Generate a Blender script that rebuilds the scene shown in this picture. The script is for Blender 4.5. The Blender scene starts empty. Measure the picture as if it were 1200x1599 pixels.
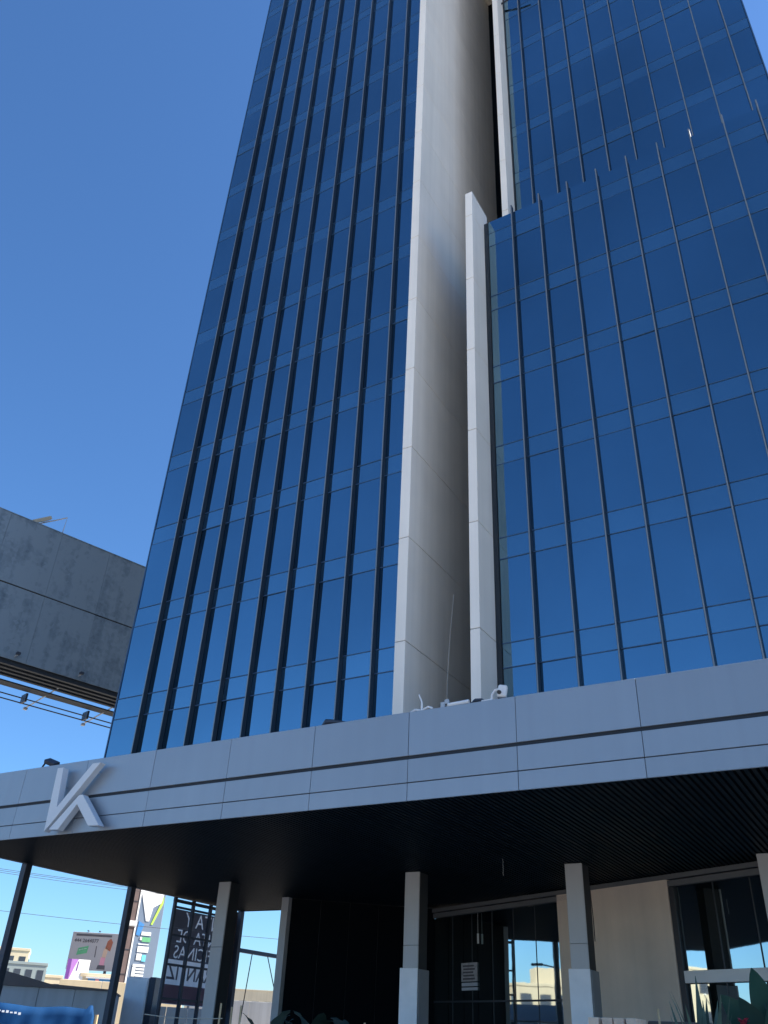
import bpy, bmesh, math, random
from mathutils import Vector, Matrix
random.seed(7)
scene = bpy.context.scene
C = scene.collection

# ------------------------------------------------------------------ camera
cam_d = bpy.data.cameras.new('camera')
cam_d.sensor_fit = 'VERTICAL'
cam_d.sensor_height = 24.0
cam_d.lens = 24.0 * 1318.4 / 1599.0
cam_d.clip_start = 0.1
cam_d.clip_end = 5000
cam = bpy.data.objects.new('camera', cam_d)
C.objects.link(cam)
_r = Vector((0.8624040, 0.5043400, 0.0435953))
_u = Vector((0.2372670, -0.4787832, 0.8452639))
_f = Vector((-0.4471731, 0.7186152, 0.5325678))
cam.matrix_world = Matrix(((_r.x, _u.x, -_f.x, 0.0), (_r.y, _u.y, -_f.y, 0.0), (_r.z, _u.z, -_f.z, 1.6), (0, 0, 0, 1)))
scene.camera = cam

# ------------------------------------------------------------------ sky, sun, exposure
SUN_AZ = math.atan2(0.8, 0.6)          # measured from +Y towards +X
SUN_EL = math.radians(42)
world = bpy.data.worlds.new('World')
scene.world = world
world.use_nodes = True
wn = world.node_tree.nodes
wl = world.node_tree.links
wn.clear()
sky = wn.new('ShaderNodeTexSky')
sky.sky_type = 'NISHITA'
sky.sun_disc = False
sky.sun_elevation = SUN_EL
sky.sun_rotation = SUN_AZ
sky.altitude = 300
sky.air_density = 1.15
sky.dust_density = 0.4
sky.ozone_density = 10.0
bg = wn.new('ShaderNodeBackground')
bg.inputs['Strength'].default_value = 0.062
wo = wn.new('ShaderNodeOutputWorld')
tint = wn.new('ShaderNodeVectorMath')          # clean dry air: the whole sky a touch bluer
tint.operation = 'MULTIPLY'
tint.inputs[1].default_value = (0.88, 1.03, 1.09)
wl.new(sky.outputs[0], tint.inputs[0])
wl.new(tint.outputs[0], bg.inputs[0])
wl.new(bg.outputs[0], wo.inputs[0])

sun_d = bpy.data.lights.new('sun', 'SUN')
sun_d.energy = 5.0
sun_d.angle = math.radians(0.53)
sun_d.color = (1.0, 0.93, 0.82)
sun = bpy.data.objects.new('sun', sun_d)
C.objects.link(sun)
sdir = Vector((math.sin(SUN_AZ) * math.cos(SUN_EL), math.cos(SUN_AZ) * math.cos(SUN_EL), math.sin(SUN_EL)))
sun.rotation_euler = sdir.to_track_quat('Z', 'Y').to_euler()
sun.location = (60, 40, 120)

vs = scene.view_settings
vs.view_transform = 'Standard'
vs.look = 'None'
vs.exposure = 1.66
vs.gamma = 1.0
vs.use_curve_mapping = False
try:
    scene.cycles.use_denoising = True
    scene.cycles.max_bounces = 8
    scene.cycles.glossy_bounces = 5
except Exception:
    pass

# ------------------------------------------------------------------ materials
def new_mat(name):
    m = bpy.data.materials.new(name)
    m.use_nodes = True
    nt = m.node_tree
    return m, nt, nt.nodes['Principled BSDF']

def mat(name, col, rough=0.6, metal=0.0, var=0.08, scale=1.5, bump=0.0, bscale=30.0, streak=0.0, rnd=0.0, spec=None, stretch=(1, 1, 1)):
    """plain surface: colour varied by noise (and per object), optional vertical streaks and fine relief"""
    m, nt, p = new_mat(name)
    N, L = nt.nodes, nt.links
    tc = N.new('ShaderNodeNewGeometry')
    mp = N.new('ShaderNodeMapping'); mp.inputs['Scale'].default_value = stretch
    L.new(tc.outputs['Position'], mp.inputs['Vector'])
    nz = N.new('ShaderNodeTexNoise'); nz.inputs['Scale'].default_value = scale; nz.inputs['Detail'].default_value = 6
    L.new(mp.outputs[0], nz.inputs['Vector'])
    mr = N.new('ShaderNodeMapRange')
    mr.inputs['From Min'].default_value = 0.25; mr.inputs['From Max'].default_value = 0.75
    mr.inputs['To Min'].default_value = 1 - var; mr.inputs['To Max'].default_value = 1 + var
    L.new(nz.outputs['Fac'], mr.inputs['Value'])
    val = mr.outputs[0]
    if streak > 0:
        mp2 = N.new('ShaderNodeMapping'); mp2.inputs['Scale'].default_value = (3.0, 3.0, 0.06)
        L.new(tc.outputs['Position'], mp2.inputs['Vector'])
        n2 = N.new('ShaderNodeTexNoise'); n2.inputs['Scale'].default_value = 1.0; n2.inputs['Detail'].default_value = 5
        L.new(mp2.outputs[0], n2.inputs['Vector'])
        m2 = N.new('ShaderNodeMapRange')
        m2.inputs['From Min'].default_value = 0.3; m2.inputs['From Max'].default_value = 0.7
        m2.inputs['To Min'].default_value = 1 - streak; m2.inputs['To Max'].default_value = 1 + streak * 0.6
        L.new(n2.outputs['Fac'], m2.inputs['Value'])
        mu = N.new('ShaderNodeMath'); mu.operation = 'MULTIPLY'
        L.new(val, mu.inputs[0]); L.new(m2.outputs[0], mu.inputs[1]); val = mu.outputs[0]
    if rnd > 0:
        oi = N.new('ShaderNodeObjectInfo')
        m3 = N.new('ShaderNodeMapRange')
        m3.inputs['To Min'].default_value = 1 - rnd; m3.inputs['To Max'].default_value = 1 + rnd
        L.new(oi.outputs['Random'], m3.inputs['Value'])
        mu = N.new('ShaderNodeMath'); mu.operation = 'MULTIPLY'
        L.new(val, mu.inputs[0]); L.new(m3.outputs[0], mu.inputs[1]); val = mu.outputs[0]
    hs = N.new('ShaderNodeVectorMath'); hs.operation = 'SCALE'
    hs.inputs[0].default_value = col[:3]
    L.new(val, hs.inputs['Scale'])
    L.new(hs.outputs[0], p.inputs['Base Color'])
    p.inputs['Roughness'].default_value = rough
    p.inputs['Metallic'].default_value = metal
    if spec is not None:
        p.inputs['Specular IOR Level'].default_value = spec
    if bump > 0:
        n3 = N.new('ShaderNodeTexNoise'); n3.inputs['Scale'].default_value = bscale; n3.inputs['Detail'].default_value = 4
        L.new(tc.outputs['Position'], n3.inputs['Vector'])
        bp = N.new('ShaderNodeBump'); bp.inputs['Strength'].default_value = bump; bp.inputs['Distance'].default_value = 0.02
        L.new(n3.outputs['Fac'], bp.inputs['Height']); L.new(bp.outputs[0], p.inputs['Normal'])
    return m

def glass_mat(name, col, rough, rnd, wob, metal=1.0, backpan=None):
    """coated solar-control glass: a tinted mirror with the faint waviness of real panes"""
    m, nt, p = new_mat(name)
    N, L = nt.nodes, nt.links
    oi = N.new('ShaderNodeObjectInfo')
    mr = N.new('ShaderNodeMapRange')
    mr.inputs['To Min'].default_value = 1 - rnd; mr.inputs['To Max'].default_value = 1 + rnd
    L.new(oi.outputs['Random'], mr.inputs['Value'])
    g = N.new('ShaderNodeNewGeometry')
    nz0 = N.new('ShaderNodeTexNoise'); nz0.inputs['Scale'].default_value = 0.11; nz0.inputs['Detail'].default_value = 4
    L.new(g.outputs['Position'], nz0.inputs['Vector'])
    mr2 = N.new('ShaderNodeMapRange')
    mr2.inputs['From Min'].default_value = 0.3; mr2.inputs['From Max'].default_value = 0.7
    mr2.inputs['To Min'].default_value = 0.86; mr2.inputs['To Max'].default_value = 1.14
    L.new(nz0.outputs['Fac'], mr2.inputs['Value'])
    mu = N.new('ShaderNodeMath'); mu.operation = 'MULTIPLY'
    L.new(mr.outputs[0], mu.inputs[0]); L.new(mr2.outputs[0], mu.inputs[1])
    sc_ = N.new('ShaderNodeVectorMath'); sc_.operation = 'SCALE'; sc_.inputs[0].default_value = col
    L.new(mu.outputs[0], sc_.inputs['Scale'])
    L.new(sc_.outputs[0], p.inputs['Base Color'])
    p.inputs['Metallic'].default_value = metal
    p.inputs['Roughness'].default_value = rough
    if backpan:
        # opaque panel behind the coating: a little diffuse light on top of the mirror
        df = N.new('ShaderNodeBsdfDiffuse'); df.inputs['Color'].default_value = (*backpan, 1)
        ad = N.new('ShaderNodeAddShader')
        L.new(p.outputs[0], ad.inputs[0]); L.new(df.outputs[0], ad.inputs[1])
        L.new(ad.outputs[0], N['Material Output'].inputs['Surface'])
    nz = N.new('ShaderNodeTexNoise'); nz.inputs['Scale'].default_value = 0.9; nz.inputs['Detail'].default_value = 2
    L.new(g.outputs['Position'], nz.inputs['Vector'])
    bp = N.new('ShaderNodeBump'); bp.inputs['Strength'].default_value = wob; bp.inputs['Distance'].default_value = 0.05
    L.new(nz.outputs['Fac'], bp.inputs['Height']); L.new(bp.outputs[0], p.inputs['Normal'])
    return m

M = {}
M['vision'] = glass_mat('blue_vision_glass', (0.18, 0.30, 0.375), 0.03, 0.06, 0.04, backpan=(0.0022, 0.0035, 0.0045))
M['spandrel'] = glass_mat('blue_spandrel_glass', (0.185, 0.305, 0.375), 0.06, 0.06, 0.04, backpan=(0.007, 0.016, 0.027))
M['lobby_glass'] = glass_mat('lobby_glass', (0.42, 0.50, 0.52), 0.02, 0.03, 0.02)
M['dark_glass'] = mat('black_cladding', (0.002, 0.004, 0.007), 0.6, 0, 0.1, 1.0, spec=0.05)
M['fincap'] = mat('anodised_fin_cap', (0.24, 0.26, 0.27), 0.4, 0.3, 0.06, 0.6)
M['fin'] = mat('anodised_fin', (0.04, 0.05, 0.06), 0.4, 0.5, 0.06, 0.6, rnd=0.05)
M['rail'] = mat('blue_grey_rail', (0.04, 0.095, 0.19), 0.5, 0.0, 0.05)
M['mullion'] = mat('dark_mullion', (0.05, 0.055, 0.065), 0.45, 0.4, 0.05)
M['core'] = mat('core_dark', (0.03, 0.032, 0.036), 0.8)
M['concrete'] = mat('pale_concrete_panel', (0.89, 0.84, 0.76), 0.75, 0, 0.05, 0.5, bump=0.08, bscale=14, streak=0.055, rnd=0.02)
M['recess'] = mat('recess_render', (0.10, 0.10, 0.10), 0.85)
M['rear'] = mat('rear_wall', (0.30, 0.29, 0.28), 0.8)
M['fascia'] = mat('aluminium_composite', (0.31, 0.345, 0.385), 0.40, 0.38, 0.035, 0.4, rnd=0.035, bump=0.06, bscale=0.7, streak=0.03)
M['groove'] = mat('groove_dark', (0.018, 0.026, 0.038), 0.7)
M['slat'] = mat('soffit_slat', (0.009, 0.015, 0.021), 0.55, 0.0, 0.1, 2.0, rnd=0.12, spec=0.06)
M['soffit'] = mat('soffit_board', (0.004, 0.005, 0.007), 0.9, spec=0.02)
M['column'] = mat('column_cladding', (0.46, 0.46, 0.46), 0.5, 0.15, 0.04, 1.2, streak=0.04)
M['colshade'] = mat('column_side_shade', (0.035, 0.036, 0.038), 0.6, 0, 0.08)  # column sides darkened: their shade is put into the colour
M['boardshade'] = mat('side_board_shade', (0.30, 0.31, 0.32), 0.7, 0, 0.08)  # sides of the white wrap, greyed to carry their shade in the colour
M['wrap'] = mat('white_column_wrap', (0.90, 0.90, 0.90), 0.6, 0, 0.06, 2.5, bump=0.15, bscale=5)
M['tanwall'] = mat('tan_plaster', (0.80, 0.66, 0.53), 0.85, 0, 0.07, 0.9, bump=0.1, bscale=20, streak=0.05)
M['beam'] = mat('storefront_beam', (0.16, 0.165, 0.17), 0.5, 0.3, 0.05)
M['header'] = mat('white_header', (0.85, 0.83, 0.79), 0.6, 0, 0.04)
M['post'] = mat('dark_steel_post', (0.045, 0.055, 0.075), 0.5, 0.3, 0.08)
M['letter'] = mat('sign_letter', (0.66, 0.68, 0.70), 0.45, 0.0, 0.02)
M['galv'] = None
M['ground'] = mat('concrete_paving', (0.33, 0.30, 0.26), 0.9, 0, 0.2, 0.8)
M['plaza'] = mat('plaza_paving', (0.58, 0.55, 0.50), 0.85, 0, 0.1, 0.8)
M['white'] = mat('white_paint', (0.78, 0.78, 0.77), 0.5, 0, 0.03)
M['offwhite'] = mat('off_white', (0.76, 0.77, 0.78), 0.6, 0, 0.06)
M['black'] = mat('black_paint', (0.02, 0.02, 0.022), 0.5)
M['purple'] = mat('purple_print', (0.16, 0.05, 0.27), 0.5)
M['violet'] = mat('violet_print', (0.45, 0.20, 0.55), 0.5)
M['pink'] = mat('pink_print', (0.70, 0.30, 0.38), 0.5)
M['green'] = mat('green_print', (0.12, 0.40, 0.19), 0.5)
M['lime'] = mat('lime_print', (0.45, 0.72, 0.10), 0.5)
M['blueprint'] = mat('blue_print', (0.05, 0.22, 0.52), 0.5)
M['cyan'] = mat('cyan_print', (0.15, 0.55, 0.68), 0.5)
M['totem'] = mat('totem_face', (0.17, 0.22, 0.30), 0.4, 0.1, 0.06, 0.3)
M['bbgrey'] = mat('billboard_print', (0.42, 0.39, 0.39), 0.6, 0, 0.03, 0.5)
M['ink'] = mat('billboard_ink', (0.10, 0.09, 0.10), 0.6)
M['skin'] = mat('print_skin', (0.62, 0.42, 0.30), 0.6)
M['hair'] = mat('print_hair', (0.36, 0.11, 0.06), 0.6)
M['cream'] = mat('cream_render', (0.62, 0.52, 0.36), 0.85, 0, 0.07, 0.3, streak=0.06)
M['sand'] = mat('sand_render', (0.50, 0.42, 0.30), 0.85, 0, 0.07, 0.3, streak=0.06)
M['greygreen'] = mat('grey_green_render', (0.26, 0.31, 0.31), 0.85, 0, 0.07, 0.3)
M['shedwall'] = mat('grey_shed_wall', (0.50, 0.51, 0.52), 0.8, 0, 0.08, 0.5, streak=0.12)
M['shedroof'] = mat('shed_roof', (0.16, 0.13, 0.12), 0.8, 0, 0.12, 0.5)
M['window'] = mat('far_window', (0.05, 0.06, 0.08), 0.2)
M['tarp'] = mat('blue_tarp', (0.006, 0.046, 0.14), 0.8, 0, 0.2, 3.0, bump=0.12, bscale=6, spec=0.12)
M['wood'] = mat('raw_wood', (0.50, 0.36, 0.20), 0.8, 0, 0.18, 6, rnd=0.1)
M['rope'] = mat('rope', (0.42, 0.36, 0.28), 0.9)
M['clay'] = mat('clay_brick', (0.76, 0.55, 0.39), 0.9, 0, 0.15, 8, bump=0.3, bscale=60, rnd=0.12)
M['brown'] = mat('brown_planter', (0.10, 0.075, 0.06), 0.8, 0, 0.15, 3)
M['leaf'] = mat('leaf_green', (0.022, 0.055, 0.030), 0.5, 0, 0.25, 4, rnd=0.2, spec=0.25)
M['leaf2'] = mat('leaf_grey_green', (0.040, 0.068, 0.060), 0.65, 0, 0.25, 6, rnd=0.2, spec=0.2)
M['leaf3'] = mat('sword_leaf', (0.085, 0.125, 0.085), 0.55, 0, 0.35, 9, rnd=0.25, spec=0.3)
M['leafdark'] = mat('leaf_dark', (0.014, 0.028, 0.020), 0.65, 0, 0.25, 4, rnd=0.2, spec=0.2)
M['stem'] = mat('stem', (0.12, 0.10, 0.06), 0.8)
M['red'] = mat('red_flower', (0.35, 0.03, 0.06), 0.6)
M['trunk'] = mat('tree_bark', (0.12, 0.09, 0.06), 0.9)
M['banner'] = mat('banner_cloth', (0.20, 0.20, 0.24), 0.8, 0, 0.07, 1.0)
M['bannertext'] = mat('banner_lettering', (0.85, 0.84, 0.84), 0.8)
M['bannerband'] = mat('banner_band', (0.55, 0.56, 0.60), 0.8)
M['bannerpink'] = mat('banner_pink', (0.38, 0.25, 0.32), 0.8)
M['poster'] = mat('notice_paper', (0.45, 0.42, 0.42), 0.7, 0, 0.3, 9)
M['bar'] = mat('blue_steel', (0.06, 0.10, 0.16), 0.5, 0.3)
M['pale_steel'] = mat('pale_steel', (0.45, 0.46, 0.47), 0.45, 0.4)
M['brownpole'] = mat('brown_pole', (0.13, 0.09, 0.085), 0.7, 0, 0.2, 1.2)
M['cable'] = mat('cable', (0.05, 0.05, 0.055), 0.7)

def make_translucent(m, fac):
    nt = m.node_tree; N, L = nt.nodes, nt.links
    p = N['Principled BSDF']
    t = N.new('ShaderNodeBsdfTranslucent'); mx = N.new('ShaderNodeMixShader'); mx.inputs[0].default_value = fac
    src = p.inputs['Base Color'].links[0].from_socket
    L.new(src, t.inputs['Color'])
    L.new(p.outputs[0], mx.inputs[1]); L.new(t.outputs[0], mx.inputs[2])
    L.new(mx.outputs[0], N['Material Output'].inputs['Surface'])
for k, fa in (('banner', 0.15), ('bannertext', 0.6), ('bannerpink', 0.3), ('leaf', 0.25)):
    make_translucent(M[k], fa)

def galv_mat():
    m, nt, p = new_mat('galvanised_sheet')
    N, L = nt.nodes, nt.links
    g = N.new('ShaderNodeNewGeometry')
    vo = N.new('ShaderNodeTexVoronoi'); vo.inputs['Scale'].default_value = 5.0
    nz = N.new('ShaderNodeTexNoise'); nz.inputs['Scale'].default_value = 0.7; nz.inputs['Detail'].default_value = 9; nz.inputs['Roughness'].default_value = 0.65
    n2 = N.new('ShaderNodeTexNoise'); n2.inputs['Scale'].default_value = 1.0; n2.inputs['Detail'].default_value = 6
    mp = N.new('ShaderNodeMapping'); mp.inputs['Scale'].default_value = (2.2, 2.2, 0.12)
    L.new(g.outputs['Position'], vo.inputs['Vector']); L.new(g.outputs['Position'], nz.inputs['Vector'])
    L.new(g.outputs['Position'], mp.inputs['Vector']); L.new(mp.outputs[0], n2.inputs['Vector'])
    oi = N.new('ShaderNodeObjectInfo')
    a = N.new('ShaderNodeMath'); a.operation = 'MULTIPLY_ADD'; a.inputs[1].default_value = 0.9; a.inputs[2].default_value = 0.0
    L.new(nz.outputs['Fac'], a.inputs[0])
    b = N.new('ShaderNodeMath'); b.operation = 'MULTIPLY_ADD'; b.inputs[1].default_value = 0.7
    L.new(n2.outputs['Fac'], b.inputs[0]); L.new(a.outputs[0], b.inputs[2])
    s = N.new('ShaderNodeSeparateColor'); L.new(vo.outputs['Color'], s.inputs[0])
    c = N.new('ShaderNodeMath'); c.operation = 'MULTIPLY_ADD'; c.inputs[1].default_value = 0.16
    L.new(s.outputs[0], c.inputs[0]); L.new(b.outputs[0], c.inputs[2])
    d = N.new('ShaderNodeMath'); d.operation = 'MULTIPLY_ADD'; d.inputs[1].default_value = 0.16
    L.new(oi.outputs['Random'], d.inputs[0]); L.new(c.outputs[0], d.inputs[2])
    cr = N.new('ShaderNodeValToRGB')
    cr.color_ramp.elements[0].position = 0.55; cr.color_ramp.elements[0].color = (0.095, 0.13, 0.16, 1)
    cr.color_ramp.elements[1].position = 1.25 if False else 1.0; cr.color_ramp.elements[1].color = (0.26, 0.31, 0.345, 1)
    L.new(d.outputs[0], cr.inputs[0]); L.new(cr.outputs[0], p.inputs['Base Color'])
    p.inputs['Metallic'].default_value = 0.35
    p.inputs['Roughness'].default_value = 0.5
    return m
M['galv'] = galv_mat()

# ------------------------------------------------------------------ mesh helpers
WP = {}      # world position of each object's origin (no parent is ever rotated)

class MB:
    def __init__(s): s.v, s.f = [], []
    def box(s, x0, x1, y0, y1, z0, z1):
        n = len(s.v)
        s.v += [(x0,y0,z0),(x1,y0,z0),(x1,y1,z0),(x0,y1,z0),(x0,y0,z1),(x1,y0,z1),(x1,y1,z1),(x0,y1,z1)]
        s.f += [tuple(n+i for i in q) for q in ((0,3,2,1),(4,5,6,7),(0,1,5,4),(1,2,6,5),(2,3,7,6),(3,0,4,7))]
        return s
    def prism(s, poly, y0, y1):
        """poly: list of (x, z), counter-clockwise seen from -Y; front at y0"""
        n = len(s.v); k = len(poly)
        s.v += [(a, y0, b) for a, b in poly] + [(a, y1, b) for a, b in poly]
        s.f.append(tuple(n+i for i in range(k)))
        s.f.append(tuple(n+k+i for i in reversed(range(k))))
        for i in range(k):
            j = (i+1) % k
            s.f.append((n+i, n+k+i, n+k+j, n+j))
        return s
    def tube(s, pts, r, sides=8):
        rings = []
        pts = [Vector(p) for p in pts]
        rr = r if isinstance(r, (list, tuple)) else [r]*len(pts)
        for i, p in enumerate(pts):
            t = (pts[min(i+1, len(pts)-1)] - pts[max(i-1, 0)]).normalized()
            a = t.orthogonal().normalized() if i == 0 else (rings_a - t*(rings_a.dot(t))).normalized()
            rings_a = a
            b = t.cross(a)
            n = len(s.v)
            for k in range(sides):
                an = 2*math.pi*k/sides
                s.v.append(tuple(p + (a*math.cos(an) + b*math.sin(an))*rr[i]))
            rings.append(n)
        for i in range(len(rings)-1):
            for k in range(sides):
                k2 = (k+1) % sides
                s.f.append((rings[i]+k, rings[i]+k2, rings[i+1]+k2, rings[i+1]+k))
        s.f.append(tuple(rings[0]+k for k in reversed(range(sides))))
        s.f.append(tuple(rings[-1]+k for k in range(sides)))
        return s
    def mesh(s, name, bevel=0.0):
        me = bpy.data.meshes.new(name)
        me.from_pydata(s.v, [], s.f)
        bm = bmesh.new(); bm.from_mesh(me)
        bmesh.ops.recalc_face_normals(bm, faces=bm.faces)
        if bevel > 0:
            bmesh.ops.bevel(bm, geom=list(bm.edges), offset=bevel, segments=1, affect='EDGES', clamp_overlap=True)
        bm.to_mesh(me); bm.free()
        return me

def cbox(w, d, h, bevel=0.0, name='box'):
    """box centred on its origin"""
    return MB().box(-w/2, w/2, -d/2, d/2, -h/2, h/2).mesh(name, bevel)

def place(name, me, mt, parent=None, loc=(0,0,0), rz=0.0, rot=None):
    o = bpy.data.objects.new(name, me)
    C.objects.link(o)
    if mt is not None and me is not None and len(me.materials) == 0:
        me.materials.append(mt)
    w = Vector(loc)
    WP[o.name] = w
    if parent is not None:
        o.parent = parent
        o.location = w - WP[parent.name]
    else:
        o.location = w
    o.rotation_euler = rot if rot else (0, 0, rz)
    return o

def tag(o, label, cat, group=None):
    o['label'] = label; o['category'] = cat
    if group: o['group'] = group
    return o

def thing(name, label, cat, loc=(0,0,0), group=None):
    o = bpy.data.objects.new(name, None); C.objects.link(o)
    o.empty_display_size = 0.5
    o.location = loc; WP[o.name] = Vector(loc)
    return tag(o, label, cat, group)

def struct(name, me, mt, loc=(0,0,0)):
    o = place(name, me, mt, None, loc); o['kind'] = 'structure'; return o

def world_mesh(mb, origin, name, bevel=0.0):
    ox, oy, oz = origin
    mb.v = [(a-ox, b-oy, c-oz) for a, b, c in mb.v]
    return mb.mesh(name, bevel)

# ------------------------------------------------------------------ ground
struct('ground', MB().box(-2500, 2500, -2500, 2500, -1, 0).mesh('ground'), M['ground'])
struct('plaza', MB().box(-34, 14, 12, 38, 0.0, 0.15).mesh('plaza'), M['plaza'], (0, 0, 0.004))

# ------------------------------------------------------------------ tower
YL, YR, YU = 22.53, 23.81, 26.97
TOP = 84.0
tower = thing('office_tower', 'tall office tower of blue mirror glass with vertical fins and pale concrete blades', 'building', (-11.0, 28.0, 0))
FL = 3.99
def spz(k): return 11.95 + FL*k
def rows(z0, z1):
    out = []
    for k in range(-1, 20):
        for a, b, kind in ((spz(k), spz(k)+0.85, 'spandrel'), (spz(k)+0.85, spz(k+1), 'vision')):
            a2, b2 = max(a, z0), min(b, z1)
            if b2 - a2 > 0.2: out.append((a2, b2, kind))
    return out

blocks = {}
def block(key, x0, x1, y0, y1, z0, z1, extra=()):
    b = MB().box(x0, x1, y0, y1, z0, z1)
    for e in extra: b.box(*e)
    o = place('glazed_block', world_mesh(b, ((x0+x1)/2, y0, z0), 'glazed_block'), M['core'], tower, ((x0+x1)/2, y0, z0))
    blocks[key] = o
    return o
block('L', -26.06, -13.28, YL+0.06, 33.7, 8.0, TOP)
block('R', -10.2, 2.88, YR+0.06, YU+0.02, 8.0, 33.3)
block('U', -10.15, 2.54, YU+0.06, 37.0, 8.0, TOP)
place('shade_wing', world_mesh(MB().box(-12.6, 2.5, 37.03, 60, 0.15, TOP).box(-12.85, -10.2, 32.2, 37.02, 0.15, TOP), (-5, 48, 0), 'shade_wing'), M['rear'], tower, (-5, 48, 0))  # unseen deep wing, added so the tower shades the billboard and yard
# the tower's other sides are clad in the same glass
side = MB().box(-26.10, -26.07, YL, 33.7, 8.0, TOP)
place('side_glazing', world_mesh(side, (-26.1, 28, 8), 'side_glazing'), M['vision'], tower, (-26.1, 28, 8))
side = MB().box(2.89, 2.92, YR+0.1, 60, 8.0, 33.3).box(2.55, 2.575, YU+0.1, 37.0, 33.3, TOP)
place('side_glazing', world_mesh(side, (2.9, 40, 8), 'side_glazing'), M['vision'], tower, (2.9, 40, 8))

colsL = [-26.10] + [-24.5 + 1.3*i for i in range(9)] + [-13.27]
colsR = [-10.02] + [-8.8 + 1.3*i for i in range(9)] + [2.9]
colsU = [-9.76] + [-8.8 + 1.3*i for i in range(9)] + [2.56]
panes = []
for key, cols, Y, z0, z1 in (('L', colsL, YL, 8.35, TOP), ('R', colsR, YR, 8.35, 33.55), ('U', colsU, YU, 33.6, TOP)):
    for i in range(len(cols)-1):
        for a, b, kind in rows(z0, z1):
            xa, xb = cols[i]+0.015, cols[i+1]-0.015
            za, zb = a+0.004, b-0.004
            xc, zc = (xa+xb)/2, (za+zb)/2
            # size as seen from the street in front; rows below the canopy parapet do not show
            d = math.sqrt(xc*xc + Y*Y + zc*zc)
            vis = 1.0
            if zb < 1.6 + 0.394*Y: vis = 0.0
            if key == 'U' and zb < 1.6 + 1.36*YU: vis = 0.0
            if zc > 1.6 + 1.36*Y*2.05: vis = 0.02
            panes.append((vis*(xb-xa)*(zb-za)*Y/d**3, key, xa, xb, za, zb, Y, kind))
panes.sort(key=lambda p: -p[0])
shared = {}
rest_v, rest_s = MB(), MB()
for n, (sz, key, xa, xb, za, zb, Y, kind) in enumerate(panes):
    if n < 300:
        k = (round(xb-xa, 3), round(zb-za, 3), kind)
        if k not in shared: shared[k] = cbox(xb-xa, 0.03, zb-za, 0.004, 'pane_'+kind)
        tl = (math.radians(random.gauss(0, 0.25)), 0, math.radians(random.gauss(0, 0.18)))
        place('pane', shared[k], M[kind], blocks[key], ((xa+xb)/2, Y+0.015, (za+zb)/2), rot=tl)
    else:
        (rest_v if kind == 'vision' else rest_s).box(xa, xb, Y, Y+0.03, za, zb)
allr = MB()
nv = len(rest_v.f)
allr.v = rest_v.v + rest_s.v
allr.f = rest_v.f + [tuple(i+len(rest_v.v) for i in q) for q in rest_s.f]
me = bpy.data.meshes.new('pane_field')
me.from_pydata([(a+11, b-22.5, c-8) for a, b, c in allr.v], [], allr.f)
me.materials.append(M['vision']); me.materials.append(M['spandrel'])
for i, p in enumerate(me.polygons): p.material_index = 0 if i < nv else 1
o = place('pane_field', me, None, tower, (-11, 22.5, 8)); o['kind'] = 'stuff'

# horizontal mullions between the panes
for key, cols, Y, z0, z1 in (('L', colsL, YL, 8.4, TOP), ('R', colsR, YR, 8.4, 33.5), ('U', colsU, YU, 34, TOP)):
    w = cols[-1]-cols[0]-0.01
    me_lo = cbox(w, 0.05, 0.032, 0, 'mullion'); me_hi = cbox(w, 0.036, 0.016, 0, 'mullion')
    for k in range(0, 19):
        for z in (spz(k), spz(k)+0.85):
            if z0 < z < z1:
                place('mullion', me_lo if k < 5 else me_hi, M['rail'], blocks[key], ((cols[0]+cols[-1])/2, Y+0.005, z))
for key, x0, x1, Y, z0, z1 in (('R', -10.215, -10.03, YR, 8.35, 33.5), ('U', -9.845, -9.77, YU, 33.6, TOP)):
    place('jamb', world_mesh(MB().box(x0, x1, Y-0.03, Y+0.05, z0, z1), (x0, Y, z0), 'jamb'), M['fin'], blocks[key], (x0, Y, z0))
# vertical fins, each one extrusion standing off the glass
def fins(key, xs, Y, z0, z1, dep, th):
    me = MB().box(-th/2, th/2, -dep, 0.0, z0, z1).mesh('fin', 0.008)
    me.materials.append(M['fin']); me.materials.append(M['fincap'])
    for p in me.polygons:
        if p.normal.y < -0.9: p.material_index = 1
    for x_ in xs:
        place('fin', me, M['fin'], blocks[key], (x_, Y-0.004, 0))
fins('L', colsL[1:-1], YL, 8.35, TOP, 0.22, 0.06)
fins('R', colsR[1:-1], YR, 8.35, 33.80, 0.22, 0.06)
fins('U', colsU[1:-1], YU, 33.4, TOP, 0.22, 0.06)
# dark edge trims where glass meets blade and corner
for key, x_, Y, z0, z1 in (('L', -26.13, YL, 8.35, TOP), ('R', 2.955, YR, 8.35, 33.6), ('U', 2.60, YU, 33.6, TOP)):
    place('corner_trim', MB().box(-0.025, 0.025, -0.03, 0.12, z0, z1).mesh('corner_trim'), M['rail'], blocks[key], (x_, Y, 0))
place('parapet_cap', cbox(13.1, 0.4, 0.02, 0.004), M['spandrel'], blocks['R'], (-3.66, YR+0.25, 33.57))

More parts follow.
